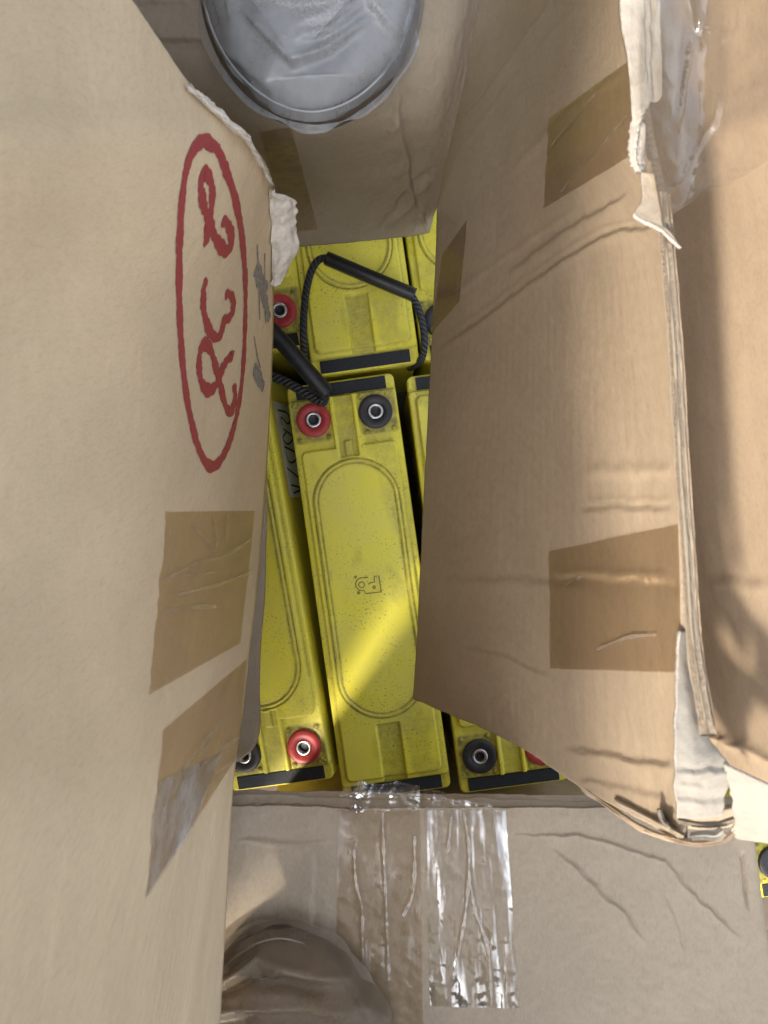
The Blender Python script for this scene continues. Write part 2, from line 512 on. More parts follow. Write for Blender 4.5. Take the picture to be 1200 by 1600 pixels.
M['vinyl_seam'] = film('vinyl_welt', (.8, .82, .84), haze=.7, haze_col=(.50, .53, .56), rough=.2, bump=.1)
M['red_ink'] = plain('red_marker_ink', (.36, .06, .065), .6, var=.3, scale=260, coords='Generated')
M['pencil'] = plain('grey_pencil', (.27, .25, .235), .7, var=.4, scale=300)
M['yellow'] = battery_plastic('yellow_plastic_lid', True)
M['yellow_case'] = battery_plastic('yellow_plastic_case', False)
M['red'] = plain('red_plastic', (.42, .035, .035), .42, var=.22, scale=160)
M['black'] = plain('black_plastic', (.022, .022, .026), .42, var=.4, scale=160)
M['strip'] = plain('black_foam', (.016, .02, .026), .75, var=.5, scale=500, bump=.5)
M['steel'] = plain('zinc_steel', (.55, .55, .56), .3, metal=1.0, var=.2, scale=300)
M['hole'] = plain('dark_bore', (.03, .03, .03), .35, metal=.6)
M['grip'] = plain('black_grip', (.014, .016, .02), .38, var=.4, scale=180)
M['sticker'] = plain('white_sticker', (.78, .80, .84), .5, var=.12, scale=60)
M['pen'] = plain('black_pen', (.015, .015, .02), .5)
M['boot_pale'] = plain('pale_suede', (.50, .49, .47), .9, var=.18, scale=420, bump=.8)
M['boot_tan'] = plain('tan_suede', (.30, .205, .115), .9, var=.25, scale=420, bump=.8)
M['felt'] = plain('pale_felt', (.72, .71, .69), .95, var=.3, scale=700, bump=.9)
M['stitch'] = plain('dark_stitching', (.06, .045, .03), .9)
M['trouser'] = plain('dark_cotton', (.05, .052, .06), .95, var=.2, scale=400, bump=.5)
M['tan_obj'] = plain('kraft_side', (.42, .33, .23), .85, var=.12, scale=40)
M['floor'] = plain('dark_board_floor', (.10, .08, .06), .9, var=.3, scale=30)
def rope_mat():
    k = NT('braided_rope')
    uv = k.n('UVMap').outputs[0]
    sv = k.scalevec(uv, (6, 330, 1))
    w1 = k.n('TexWave', wave_type='BANDS', bands_direction='DIAGONAL'); w1.inputs['Scale'].default_value = .33
    k.l(sv, w1.inputs['Vector'])
    k.l(k.mix(w1.outputs['Fac'], (.008, .010, .013), (.05, .056, .066)), k.b.inputs['Base Color'])
    k.l(k.bump(w1.outputs['Fac'], .8, .002), k.b.inputs['Normal'])
    k.b.inputs['Roughness'].default_value = .6
    return k.m
M['rope'] = rope_mat()

# ------------------------------------------------------------------ setting
fl = box('floor', (-2.5, -2.5, -.03), (2.5, 2.5, 0.0), M['floor'])
tag(fl, 'dark floor of the pallet box under the batteries', None, None, 'structure')

# ------------------------------------------------------------------ batteries
BL, BW, BH = .482, .124, .27
HL, HW = BL / 2, BW / 2

def sd_rrect(x, y, cx, cy, hx, hy, r):
    qx = np.abs(x - cx) - hx + r; qy = np.abs(y - cy) - hy + r
    return np.minimum(np.maximum(qx, qy), 0) + np.hypot(np.maximum(qx, 0), np.maximum(qy, 0)) - r

TY = HL - .0425
TERM = ((-.0357, TY), (.0357, TY))
def lid_mesh():
    st = .0008
    nx = int(BW / st); ny = int(BL / st)
    x, y = np.meshgrid(np.linspace(-HW, HW, nx), np.linspace(-HL, HL, ny))
    led = .019
    e = .0009
    # outer plan: rounded rectangle
    so = sd_rrect(x, y, 0, 0, HW, HL, .007)
    lid = smooth(e, -e, sd_rrect(x, y, 0, 0, HW - .0005, HL - led, .006))
    h = -.0105 + .0055 * lid                                   # ledge, then lid rim
    pan = sd_rrect(x, y, 0, -.0265, HW - .0075, HL - led - .006 - .0265, .006)     # raised panel
    panel = smooth(e, -e, pan)
    h = h + .0062 * panel
    # outer rim walls beside the terminal pads
    # terminal pads are left low; centre spine between them
    spine = smooth(e, -e, sd_rrect(x, y, 0, HL - led - .032, .0155, .0335, .002))
    h = np.maximum(h, -.0045 + .0055 * spine)
    h = np.where(np.abs(y) > HL - led, np.minimum(h, -.0105 + .0055 * lid), h)
    # channels in the spine and at the plain end
    cap = np.hypot(x, np.maximum(np.abs(y) - .100, 0)) - .049  # stadium
    ch_t = smooth(e, -e, sd_rrect(x, y, 0, HL - led - .034, .0105, .0365, .001)) * (cap > .0005)
    ch_b = smooth(e, -e, sd_rrect(x, y, 0, -(HL - led - .030), .0132, .0365, .001)) * (cap > .0005)
    h = h - .0042 * np.maximum(ch_t, ch_b) * (h > -.006)
    tab = smooth(e, -e, sd_rrect(x, y, 0, .160, .0042, .010, .001)) * (cap > -.001)
    h = h + .0035 * tab
    # stadium bead with a groove each side
    h = h + .0013 * np.exp(-((cap + .0026) / .0013) ** 2) - .0017 * np.exp(-((cap - .0002) / .00065) ** 2) - .0008 * np.exp(-((cap + .0052) / .0007) ** 2)
    gr = .75 * np.exp(-((cap - .0002) / .0010) ** 2) + .55 * np.exp(-((cap + .0053) / .0012) ** 2) + .3 * np.exp(-((cap + .003) / .004) ** 2)
    gr = np.maximum(gr, .5 * np.maximum(ch_t, ch_b))
    # pads and panel foot hold grime
    for sx in (-1, 1):
        sp = sd_rrect(x, y, sx * .0385, TY, .0205, .0245, .003)
        gr = np.maximum(gr, .85 * smooth(.001, -.001, sp)); gr = np.maximum(gr, .6 * np.exp(-(sp / .0016) ** 2))
    gr = np.maximum(gr, .5 * np.exp(-((pan - .0012) / .0013) ** 2) * (y < .12))
    sl = sd_rrect(x, y, 0, 0, HW, HL - led, .006)
    gr = np.maximum(gr, .55 * np.exp(-((sl - .0012) / .0012) ** 2))
    # screw heads and the plus and minus marks on the pads
    pins = [(-.054, TY - .021), (-.0205, TY - .021), (-.021, TY + .019), (.0205, TY + .019), (.0545, TY - .021), (.0235, TY - .022)]
    for px, py in pins:
        d = np.hypot(x - px, y - py)
        h = h + .0026 * np.sqrt(np.clip(1 - (d / .0029) ** 2, 0, 1)); gr = np.maximum(gr, 1.0 * np.exp(-((d - .0026) / .0011) ** 2)); gr = np.maximum(gr, .8 * (d < .0024))
    for cx_, cy_, plus in ((-.0535, TY + .019, True), (.0535, TY + .019, False)):
        for ox, oy in ((.0032, 0), (-.0032, 0)) + (((0, .0032), (0, -.0032)) if plus else ()):
            d = np.hypot(x - cx_ - ox, y - cy_ - oy)
            h = h + .0013 * np.sqrt(np.clip(1 - (d / .0016) ** 2, 0, 1)); gr = np.maximum(gr, .9 * np.exp(-((d - .0018) / .0008) ** 2))
        d = np.hypot(x - cx_, y - cy_); gr = np.maximum(gr, .9 * (d < .0014))
    # old smudges and scuffs
    sm = fbm(x * 26 + 3, y * 11, 71, 4)
    gr = np.maximum(gr, .34 * smooth(.22, .5, sm) * smooth(.02, .035, np.hypot(x, y - .004)))
    d = np.hypot((x - .040) / .006, (y - .085) / .020); gr = np.maximum(gr, .7 * np.exp(-d ** 2) * (.6 + .6 * fbm(x * 300, y * 300, 8, 3)))
    sc = np.abs(x * .9 + y * .45 + .05 * fbm(x * 20, y * 20, 77, 2) + .068); gr = np.maximum(gr, .6 * np.exp(-(sc / .0005) ** 2) * smooth(-.235, -.225, y) * smooth(-.18, -.19, y) * (x > .02))
    # round the outer rim over and pull corners in
    fac = np.clip((.007 - np.minimum(HW - np.abs(x), HL - np.abs(y))) / .007, 0, 1)
    rim = np.clip(1 + so / .0026, 0, 1)
    h = h - .0026 * (1 - np.sqrt(np.clip(1 - rim ** 2, 0, 1)))
    ox = np.where(so > 0, so, 0)
    qx = np.maximum(np.abs(x) - HW + .007, 0); qy = np.maximum(np.abs(y) - HL + .007, 0); ql = np.hypot(qx, qy) + 1e-9
    x = x - np.sign(x) * ox * qx / ql; y = y - np.sign(y) * ox * qy / ql
    h = h + fbm(x * 30, y * 30, 5, 3) * .0003
    z = BH + h
    V = np.stack((x, y, z), -1)
    idx = np.arange(nx * ny).reshape(ny, nx)
    q = np.stack((idx[:-1, :-1], idx[:-1, 1:], idx[1:, 1:], idx[1:, :-1]), -1).reshape(-1, 4)
    rimi = np.r_[idx[0, :], idx[1:, -1], idx[-1, -2::-1], idx[-2:0:-1, 0]]
    low = V.reshape(-1, 3)[rimi].copy(); low[:, 2] = BH - .032
    n0 = nx * ny; r2 = np.roll(np.arange(len(rimi)), -1)
    rq = np.stack((rimi, n0 + np.arange(len(rimi)), n0 + r2, np.roll(rimi, -1)), -1)
    o = mesh_np('lid', np.vstack((V.reshape(-1, 3), low)), np.vstack((q, rq)), M['yellow'], None, True)
    a = o.data.attributes.new('grime', 'FLOAT', 'POINT')
    a.data.foreach_set('value', np.r_[np.clip(gr, 0, 1).ravel(), np.zeros(len(low))].astype(np.float32))
    return o

def lead_mark(parent):
    """raised outline of the letters Pb with two dots, read from the terminal end"""
    ca, sa = math.cos(math.radians(-8)), math.sin(math.radians(-8))
    def loc(p):
        dx, dy = (p[0] - 520) * .000134, -(p[1] - 505) * .000134
        return (ca * dx - sa * dy, ca * dy + sa * dx)
    def circ(cx, cy, r, n=14): return [(cx + r * math.cos(2 * math.pi * k / n), cy + r * math.sin(2 * math.pi * k / n)) for k in range(n + 1)]
    lines = [[(520, 500), (545, 486), (574, 483), (572, 434), (611, 428), (632, 565), (500, 580), (486, 553), (448, 553), (420, 528), (413, 500), (424, 466), (452, 448), (520, 440)],
             circ(465, 505, 25), circ(570, 527, 11), circ(413, 440, 7), circ(440, 573, 9)]
    V = []; Fc = []
    for ln in lines:
        P = [loc(p) for p in ln]; b = len(V); n = len(P)
        for i in range(n):
            a_, b_ = P[max(i - 1, 0)], P[min(i + 1, n - 1)]
            t = Vector((b_[0] - a_[0], b_[1] - a_[1])); t.normalize(); sd = Vector((-t.y, t.x))
            for w, z in ((-.0009, -.0003), (-.0003, .0006), (.0003, .0006), (.0009, -.0003)):
                V.append((P[i][0] + sd.x * w, P[i][1] + sd.y * w, z))
        Fc += [[b + 4 * i + k, b + 4 * i + k + 1, b + 4 * i + k + 5, b + 4 * i + k + 4] for i in range(n - 1) for k in range(3)]
    o = mesh_np('lead_mark', V, Fc, M['mark'], parent, True)
    o.location = (0, .004, BH + .0014)
    return o
M['mark'] = plain('grimy_yellow_edge', (.26, .22, .05), .5, var=.5, scale=500)

def make_battery():
    root = empty('battery')
    box('case', (-HW + .0025, -HL + .0025, .0), (HW - .0025, HL - .0025, BH - .031), M['yellow_case'], root, .004)
    o = lid_mesh(); o.parent = root
    for s in (-1, 1):
        box('end_strip', (-.052, s * (HL - .0095) - .0072, BH - .0115), (.052, s * (HL - .0095) + .0072, BH - .0082), M['strip'], root, .0006)
    z = BH - .0055
    for (x, y), m, nm in ((TERM[0], 'red', 'red_terminal'), (TERM[1], 'black', 'black_terminal')):
        t = lathe(nm, [(.0195, -.002), (.0195, .0042), (.0190, .0052), (.0182, .0056), (.0130, .0060), (.0122, .0056), (.0098, .0056), (.0094, .0050), (.0092, .0)], M[m], root, 56, (x, y, z))
        lathe('bushing', [(.0090, -.001), (.0090, .0058), (.0082, .0064), (.0064, .0064), (.0056, .0056), (.0052, -.006)], M['steel'], t, 40)
        lathe('bore', [(.0057, .0022), (.0046, .0018), (.0030, .0016), (.0003, .0016)], M['hole'], t, 32)
    lead_mark(root)
    return root

def kids(o): return [c for c in bpy.data.objects if c.parent == o]
def copy_tree(o, parent=None):
    ch = kids(o)
    c = o.copy(); COL.objects.link(c); c.parent = parent
    for k in ch: copy_tree(k, c)
    return c

TOP = 1.02       # camera distance of the lids
spots = [
    ((576, 919), 8.0, 0, 'yellow battery in the centre, red and black terminals at its upper end both fully seen'),
    ((526, 248), 8.0, 0, 'yellow battery under the grey flap with a black rope handle lying across it'),
    ((350, 222), 188.0, 0, 'yellow battery behind the torn flap edge showing one red terminal above the black grip'),
    ((700, 223), 188.0, 0, 'narrow strip of yellow battery at upper right between roped battery and brown flap'),
    ((763, 905), 187.5, .004, 'yellow battery mostly under the brown flap, black terminal at its lower end'),
    ((385, 897), 190.0, -.002, 'yellow battery beside the flap marked 238, handwritten white sticker on its side'),
    ((1224, 1072), 188.0, 0, 'sliver of yellow battery at the far right edge beyond the taped box'),
]
proto = make_battery()
BAT = []
for i, ((u, v), rot, dz, lab) in enumerate(spots):
    b = proto if i == 0 else copy_tree(proto)
    p = W(u, v, TOP - dz)
    b.location = (p[0], p[1], dz if dz > 0 else 0.0)
    b.rotation_euler = (0, 0, math.radians(rot))
    if i == 5:                                  # leans against its neighbour so that its side shows
        b.rotation_euler.y = math.radians(9); b.location.x += .038; b.location.z = .001
    tag(b, lab, 'battery', 'yellow batteries packed in the box')
    BAT.append(b)
bpy.context.view_layer.update()
A_, B_, C_, D_, E_, G_, H_ = BAT

# rope handle of the upper battery
inv = B_.matrix_world.inverted()
rp = [W(484, 588, 1.075), W(477, 560, 1.03), W(474, 520, 1.004), W(477, 465, 1.0), W(486, 425, .998), (W(500, 405, .996)), W(522, 404, .995)]
rope = tube('rope_handle', rp, .0042, M['rope'], B_, 12, .0015, inv)
tube('rope_end', [W(640, 458, .995), W(652, 478, .998), (W(661, 510, 1.0)), W(663, 540, 1.006), W(657, 563, 1.03), W(640, 575, 1.06)], .0042, M['rope'], rope, 12, .0015, inv)
tube('grip', [W(510, 403, .993), W(578, 432, .990), W(648, 461, .993)], .0076, M['grip'], rope, 20, .002, inv,
     prof=lambda a: 1.0 + (.16 if abs(a - 1.0) < .5 else 0.0))
# folded rope handle of the left-hand battery, lying over its end
inv = C_.matrix_world.inverted()
rope = tube('rope_handle', [W(395, 580, 1.0), W(430, 590, .992), W(465, 607, .986), W(495, 625, .980), W(506, 627, .976), W(508, 612, .976)], .0052, M['rope'], C_, 12, .0015, inv)
tube('grip', [W(395, 487, .965), W(440, 534, .968), W(480, 580, .970), W(512, 616, .974)], .0092, M['grip'], rope, 20, .002, inv, flat=.7,
     prof=lambda a: 1.0 + (.2 if abs(a - 1.9) < .45 else 0.0) - (.12 if abs(a - 1.1) < .3 else 0))
# sticker on the side of the left battery
xs = -HW - .0004
st = mesh_np('sticker', [(xs, -.200, BH - .036), (xs, -.085, BH - .036), (xs, -.085, BH - .145), (xs, -.200, BH - .145)], [[0, 1, 2, 3]], M['sticker'], G_, False)
st.location.x = .0012
def side_strokes(lines, w):
    V = []; Fc = []
    for ln in lines:
        P = smooth_line(ln, .0015); b = len(V)
        for i in range(len(P)):
            t = P[min(i + 1, len(P) - 1)] - P[max(i - 1, 0)]; t = t / (np.linalg.norm(t) + 1e-9); s = np.array((-t[1], t[0])) * w
            for sg in (1, -1): V.append((xs - .0004 - .00002 * len(V) / 50, P[i][0] + sg * s[0], P[i][1] + sg * s[1]))
        Fc += [[b + 2 * i, b + 2 * i + 1, b + 2 * i + 3, b + 2 * i + 2] for i in range(len(P) - 1)]
    return Fc, V
zz = BH
Fc, V = side_strokes([[(-.19, zz - .05), (-.19, zz - .09), (-.182, zz - .10), (-.176, zz - .085), (-.182, zz - .06), (-.172, zz - .055)],
                      [(-.168, zz - .06), (-.160, zz - .10), (-.150, zz - .07), (-.156, zz - .05), (-.166, zz - .075)],
                      [(-.146, zz - .05), (-.140, zz - .10), (-.130, zz - .09), (-.128, zz - .06), (-.140, zz - .052)],
                      [(-.120, zz - .045), (-.105, zz - .11)], [(-.100, zz - .05), (-.095, zz - .10), (-.09, zz - .055)]], .0011)
mesh_np('handwriting', V, Fc, M['pen'], st, False)

# ------------------------------------------------------------------ left flap (marked 238)
def dL(u, v):
    k = (600 - u) / F
    s = (.85 * k - .115) / (.078 + .4 * k)
    g = np.interp(v, [-100, 100, 215, 300, 450, 650, 850, 1240, 1600, 1800], [.88, .84, .80, .83, .92, .99, 1.0, .83, .79, .78])
    return (.85 - .4 * s) * g
vr = [-80, 0, 75, 150, 215, 300, 450, 600, 760, 920, 1100, 1240, 1400, 1600, 1720]
ur = [150, 205, 258, 312, 386, 429, 428, 424, 415, 402, 380, 364, 354, 344, 336]
net = []
for v, u in zip(vr, ur):
    net.append([(uu, v, dL(uu, v)) for uu in (-170, -60, 60, u - .45 * (u - 60), u - .2 * (u - 60), u)])
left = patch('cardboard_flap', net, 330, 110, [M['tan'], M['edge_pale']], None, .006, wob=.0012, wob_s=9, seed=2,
             jit={'right': (.0016, 26, 3)})
LF = left.o
tag(LF, 'tall tan cardboard flap at left marked 238 inside a red ring', 'cardboard flap')
lb = left.bvh
# red ring and figures
ring = [(318, 222), (338, 232), (352, 265), (364, 300), (374, 345), (380, 395), (383, 450), (382, 520), (378, 590), (370, 645), (358, 690), (342, 722), (326, 728), (312, 706), (301, 670), (291, 620), (284, 560), (280, 490), (279, 420), (281, 350), (286, 290), (296, 245), (312, 222), (330, 222)]
strokes('marker_ring', lb, [ring], .0046, M['red_ink'], LF, off=.0004, step=3, wj=.11)
two = [(322, 383), (323, 354), (329, 332), (331, 307), (328, 281), (319, 271), (313, 285), (314, 303), (319, 325), (325, 343), (334, 368), (345, 386), (354, 393), (361, 385), (360, 365), (353, 348), (346, 345)]
three = [(323, 435), (318, 450), (317, 470), (319, 492), (325, 513), (335, 527), (343, 524), (348, 508), (350, 499), (357, 497), (363, 485), (363, 467), (356, 459), (351, 463)]
eight = [(365, 600), (367, 620), (362, 640), (355, 641), (348, 620), (341, 590), (334, 565), (328, 545), (317, 538), (311, 556), (311, 580), (315, 600), (325, 610), (336, 603), (345, 580), (354, 563), (361, 556), (362, 548)]
strokes('marker_figure', lb, [two], .0047, M['red_ink'], LF, off=.0004)
strokes('marker_figure', lb, [three], .0047, M['red_ink'], LF, off=.0004)
strokes('marker_figure', lb, [eight], .0047, M['red_ink'], LF, off=.0004)
pm = [([(401, 382), (403, 420), (405, 500)], .0012), ([(413, 395), (413, 450), (414, 505)], .0012), ([(399, 418), (408, 438), (416, 455)], .006), ([(401, 436), (412, 465), (420, 500)], .005),
      ([(396, 525), (402, 560), (406, 575)], .001), ([(396, 575), (403, 590), (411, 606)], .006), ([(399, 580), (408, 600)], .006)]
strokes('pencil_mark', lb, pm, .002, M['pencil'], LF, off=.0004)
# packing tape pieces
on_sheet('tape', lb, [(259, 800), (398, 798), (375, 1005), (232, 1086)], 70, 46, M['tape'], LF, ragged=4, seed=4, wr=.0005,
         ridges=[([(255, 905), (310, 880), (350, 868), (390, 842)], 3.5, .0016), ([(275, 930), (330, 916), (394, 893)], 3, .0016), ([(255, 955), (300, 950), (335, 948)], 4, .0014), ([(298, 820), (335, 862)], 2.5, .0012), ([(330, 805), (337, 858)], 2.5, .001), ([(353, 805), (350, 845)], 2.5, .001), ([(290, 900), (330, 895)], 3, .001)])
on_sheet('tape', lb, [(255, 1140), (385, 1030), (372, 1180), (228, 1400)], 70, 46, M['tape'], LF, ragged=3, seed=6, wr=.0006,
         ridges=[([(282, 1205), (345, 1125)], 3, .0016), ([(310, 1198), (372, 1152)], 3, .0016), ([(318, 1222), (368, 1185)], 3, .0014)])
on_sheet('peeled_tape_glare', lb, [(244, 1222), (345, 1176), (300, 1292), (227, 1404)], 60, 40, M['tape_torn_glare'], LF, ragged=6, seed=16, wr=.0010, off=.0011, wrs=12)  # peeled tape end; its whitish glare is put in as pale haze
# torn liner showing along the ripped corner
def rip(pts_in, pts_out, dz=0.0):
    n = max(len(pts_in), len(pts_out))
    return [[(a[0], a[1], dL(a[0], a[1]) + dz), ((a[0] + b[0]) / 2, (a[1] + b[1]) / 2, dL(a[0], a[1]) + dz - .004), (b[0], b[1], dL(a[0], a[1]) + dz + .006)] for a, b in zip(pts_in, pts_out)]
patch('torn_liner', rip([(418, 300), (422, 330), (424, 370), (424, 410), (424, 446)], [(440, 303), (462, 318), (466, 360), (462, 405), (430, 448)], -.004), 70, 24, [M['torn'], M['torn']], LF, .003, wob=.0042, wob_s=75, seed=12, jit={'right': (.004, 14, 4)}, fine=.0016)
patch('torn_liner', rip([(290, 135), (325, 170), (355, 200), (385, 225), (415, 275)], [(306, 138), (345, 172), (385, 208), (402, 238), (430, 292)], -.003), 110, 12, [M['torn'], M['torn']], LF, .002, wob=.0022, wob_s=90, seed=15, jit={'right': (.006, 22, 4)}, fine=.0012)
sw = box('sun_block_side', (-.262, -.495, 0.0), (-.254, .90, 1.41), M['tan_obj'], LF, .001)  # unseen side board, added and sized to block the sun
# inner ply under the flap's lower edge
patch('inner_ply', [[(330, 735, .90), (380, 735, .90), (417, 735, .905)], [(320, 870, .90), (375, 870, .90), (416, 870, .90)], [(310, 1046, .885), (365, 1046, .885), (406, 1046, .885)],
      [(300, 1150, .87), (360, 1150, .87), (404, 1150, .87)], [(300, 1180, .86), (350, 1185, .86), (372, 1190, .86)]], 60, 20, [M['grey'], M['edge']], LF, .005, seed=19, jit={'right': (.0015, 12, 3)})

# ------------------------------------------------------------------ far flap under the foot
vt = [-90, 0, 100, 195, 260, 320]
dt = [.65, .655, .67, .72, .82, .92]
rt = [760, 748, 731, 711, 696, 684]
net = []
for v, d, r in zip(vt, dt, rt):
    net.append([(140, v, d), (330, v, d), (520, v, d), (r - 50, v, d), (r, v, d + .035)])
net.append([(140, 408, .985), (330, 396, .985), (465, 386, .985), (628, 371, .985), (671, 364, 1.0)])
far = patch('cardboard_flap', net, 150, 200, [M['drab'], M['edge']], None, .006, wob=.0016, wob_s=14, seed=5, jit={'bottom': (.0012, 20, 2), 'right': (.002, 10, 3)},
            creases=[([(622, 120), (628, 190), (640, 260), (652, 330)], 4, .004, 'step'), ([(672, 280), (640, 320), (600, 360)], 5, .003, 'ridge'), ([(590, 365), (640, 300), (680, 260)], 6, -.003, 'ridge'),
                     ([(608, 205), (625, 185)], 4, .003), ([(615, 275), (640, 250)], 4, .003), ([(655, 335), (668, 362)], 4, .003), ([(240, 62), (320, 64)], 4, -.004, 'step'), ([(210, 5), (300, 8)], 4, -.003, 'step')], fine=.0005)
FF = far.o
tag(FF, 'drab cardboard flap bent down over the batteries below the grey overshoe', 'cardboard flap')
on_sheet('tape', far.bvh, [(405, 205), (455, 198), (497, 358), (450, 362)], 60, 26, M['tape'], FF, ragged=2, seed=8, wr=.0007, aniso=(.4, 2), wrs=10)

# ------------------------------------------------------------------ right flap
net = [
    [(740, -60, 1.0), (800, -60, .93), (890, -60, .74), (978, -60, .57)],
    [(726, 20, 1.0), (795, 20, .92), (890, 20, .73), (980, 20, .56)],
    [(688, 200, 1.0), (790, 200, .84), (895, 200, .665), (1006, 200, .53)],
    [(681, 400, .955), (795, 400, .78), (910, 400, .635), (1040, 390, .505)],
    [(666, 690, .935), (790, 700, .755), (915, 700, .61), (1058, 700, .49)],
    [(652, 980, .915), (785, 1000, .735), (920, 1020, .59), (1066, 1010, .485)],
    [(645, 1092, .905), (785, 1153, .725), (925, 1240, .585), (1058, 1312, .49)],
]
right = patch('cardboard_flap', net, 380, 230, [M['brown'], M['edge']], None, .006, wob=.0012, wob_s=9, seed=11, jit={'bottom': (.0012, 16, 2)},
              creases=[([(680, 548), (760, 495), (880, 405), (940, 368), (1040, 350)], 5, 0.0018, 'step'), ([(680, 537), (760, 484), (880, 394), (940, 358), (1036, 340)], 4, 0.0008), ([(700, 470), (790, 400), (900, 325)], 4, 0.0006), ([(905, 785), (1056, 782)], 4, 0.0007), ([(860, 893), (1060, 898)], 4, 0.0006), ([(720, 1010), (800, 1030), (860, 1060)], 5, 0.0006, 'step'), ([(690, 1040), (760, 1075)], 4, 0.0005), ([(700, 260), (800, 130), (890, 20)], 4, 0.0007), ([(690, 235), (780, 110), (862, 0)], 5, 0.0021, 'step'),
                       ([(790, 430), (880, 360), (985, 300)], 8, 0.0015, 'step'), ([(800, 270), (870, 190), (980, 110)], 6, 0.0012), ([(850, 900), (960, 905), (1064, 912)], 8, -0.0013, 'step'), ([(905, 798), (960, 792), (1060, 795)], 7, 0.0010, 'step'),
                       ([(690, 905), (820, 905), (930, 915)], 12, 0.0009, 'step'), ([(880, 1168), (960, 1180), (1010, 1192), (1055, 1196)], 9, 0.0013, 'step'), ([(900, 1216), (970, 1228), (1050, 1250)], 9, 0.0007, 'step'), ([(905, 740), (1060, 735)], 10, 0.0009)])
RF = right.o
tag(RF, 'large brown cardboard flap right of centre slanting over the batteries', 'cardboard flap')
rb = right.bvh
on_sheet('tape', rb, [(858, 862), (1060, 820), (1066, 1052), (860, 1045)], 50, 50, M['tape'], RF, ragged=2, seed=9, wr=.0004, ridges=[([(885, 918), (912, 898)], 2.5, .0014), ([(935, 1015), (985, 996), (1030, 992)], 2.5, .0014)])
on_sheet('tape', rb, [(858, 186), (988, 92), (992, 240), (850, 326)], 50, 50, M['tape'], RF, ragged=3, seed=10, wr=.0005, ridges=[([(880, 300), (985, 180)], 3, .0016), ([(862, 230), (935, 145)], 3, .0014)])
on_sheet('tape', rb, [(692, 398), (729, 345), (719, 470), (672, 524)], 40, 30, M['tape'], RF, ragged=1, seed=13, wr=.0004, aniso=(1, 2), wrs=14)
strokes('tape_edge_glint', rb, [[(730, 345), (726, 400), (718, 474)]], .0011, M['tape_clear'], RF, off=.0012)
# crumpled white liner and split corner at the flap's lower right
def liner(net, nr, nc, seed, m='white', wob=.002, th=.002, nm='torn_liner', jit=None, cr=()):
    return patch(nm, net, nr, nc, [M[m], M['edge_pale']], RF, th, wob=wob, wob_s=40, seed=seed, jit=jit, creases=cr)
liner([[(1062, 985, .482), (1066, 985, .484), (1072, 985, .486)], [(1058, 1060, .478), (1072, 1060, .482), (1086, 1060, .490)], [(1056, 1150, .474), (1082, 1150, .478), (1106, 1150, .486)],
       [(1056, 1220, .472), (1095, 1215, .474), (1138, 1195, .480)], [(1058, 1278, .474), (1095, 1280, .476), (1132, 1275, .480)]], 70, 30, 21,
      jit={'right': (.0025, 9, 4), 'left': (.0012, 9, 3)}, cr=[([(1050, 1203), (1085, 1208), (1110, 1202), (1145, 1206)], 4, .0012, 'step'), ([(1050, 1246), (1090, 1252), (1140, 1250)], 4, .0010, 'step'), ([(1060, 1228), (1100, 1232)], 3, .001)])
liner([[(1134, 1195, .478), (1170, 1212, .472), (1260, 1252, .46)], [(1140, 1250, .48), (1180, 1262, .474), (1260, 1290, .462)], [(1150, 1312, .484), (1190, 1316, .478), (1260, 1330, .466)]], 40, 36, 23, jit={'left': (.003, 8, 4)})
# rolled plies of the split corner
def ply(pts, w, m, seed, d=.5):
    dd = lambda u: float(np.interp(u, [645, 785, 925, 1058, 1160], [.905, .725, .585, .49, .486])) + (d - .5)
    top = [(u, v, dd(u)) for u, v in pts]; bot = [(u - 1.5, v + w, dd(u) + .012) for u, v in pts]
    patch('corner_ply', [top, [(u, v + w * .5, dd(u) - .003) for u, v in pts], bot], 12, 60, [M[m], M['edge']], RF, .002, wob=.0014, wob_s=60, seed=seed, jit={'top': (.0015, 9, 3), 'bottom': (.001, 7, 3)})
ply([(905, 1222), (960, 1262), (1010, 1293), (1050, 1306), (1090, 1314), (1130, 1308), (1152, 1292)], 9, 'brown', 31, .500)
ply([(960, 1246), (1010, 1272), (1045, 1290), (1065, 1300)], 12, 'grey', 33, .495)
ply([(1060, 1278), (1090, 1284), (1120, 1284), (1148, 1276)], 10, 'drab', 35, .498)
ply([(1080, 1305), (1100, 1303), (1118, 1304), (1130, 1296)], 5, 'white', 37, .494)
ply([(1030, 1262), (1036, 1280), (1046, 1288)], 8, 'white', 39, .49)
# dark backing ply closing the corner
patch('corner_ply', [[(1040, 1262, .515), (1095, 1265, .515), (1152, 1262, .515)], [(1045, 1290, .52), (1095, 1296, .52), (1152, 1292, .52)]], 8, 20, [M['brown'], M['edge']], RF, .003, seed=41)

# ------------------------------------------------------------------ panel at the far right with film
net = [
    [(1005, -60, .69), (1060, -60, .66), (1150, -60, .61), (1400, -60, .50)],
    [(1005, 150, .68), (1065, 150, .65), (1155, 150, .60), (1400, 150, .495)],
    [(1030, 400, .665), (1080, 400, .64), (1165, 400, .59), (1405, 400, .49)],
    [(1045, 700, .645), (1090, 700, .62), (1170, 700, .58), (1405, 700, .485)],
    [(1070, 1000, .62), (1105, 1000, .60), (1175, 1000, .565), (1405, 1000, .48)],
    [(1096, 1150, .59), (1125, 1155, .58), (1190, 1185, .55), (1405, 1262, .475)],
    [(1100, 1190, .585), (1132, 1206, .575), (1195, 1238, .55), (1405, 1302, .48)],
]
far_r = patch('cardboard_flap', net, 220, 80, [M['buff'], M['edge']], None, .006, wob=.0014, wob_s=12, seed=17,
              creases=[([(1110, 1152), (1160, 1168), (1230, 1200)], 8, .004, 'fold'), ([(1110, 905), (1200, 912)], 8, .0015, 'step')])
RP = far_r.o
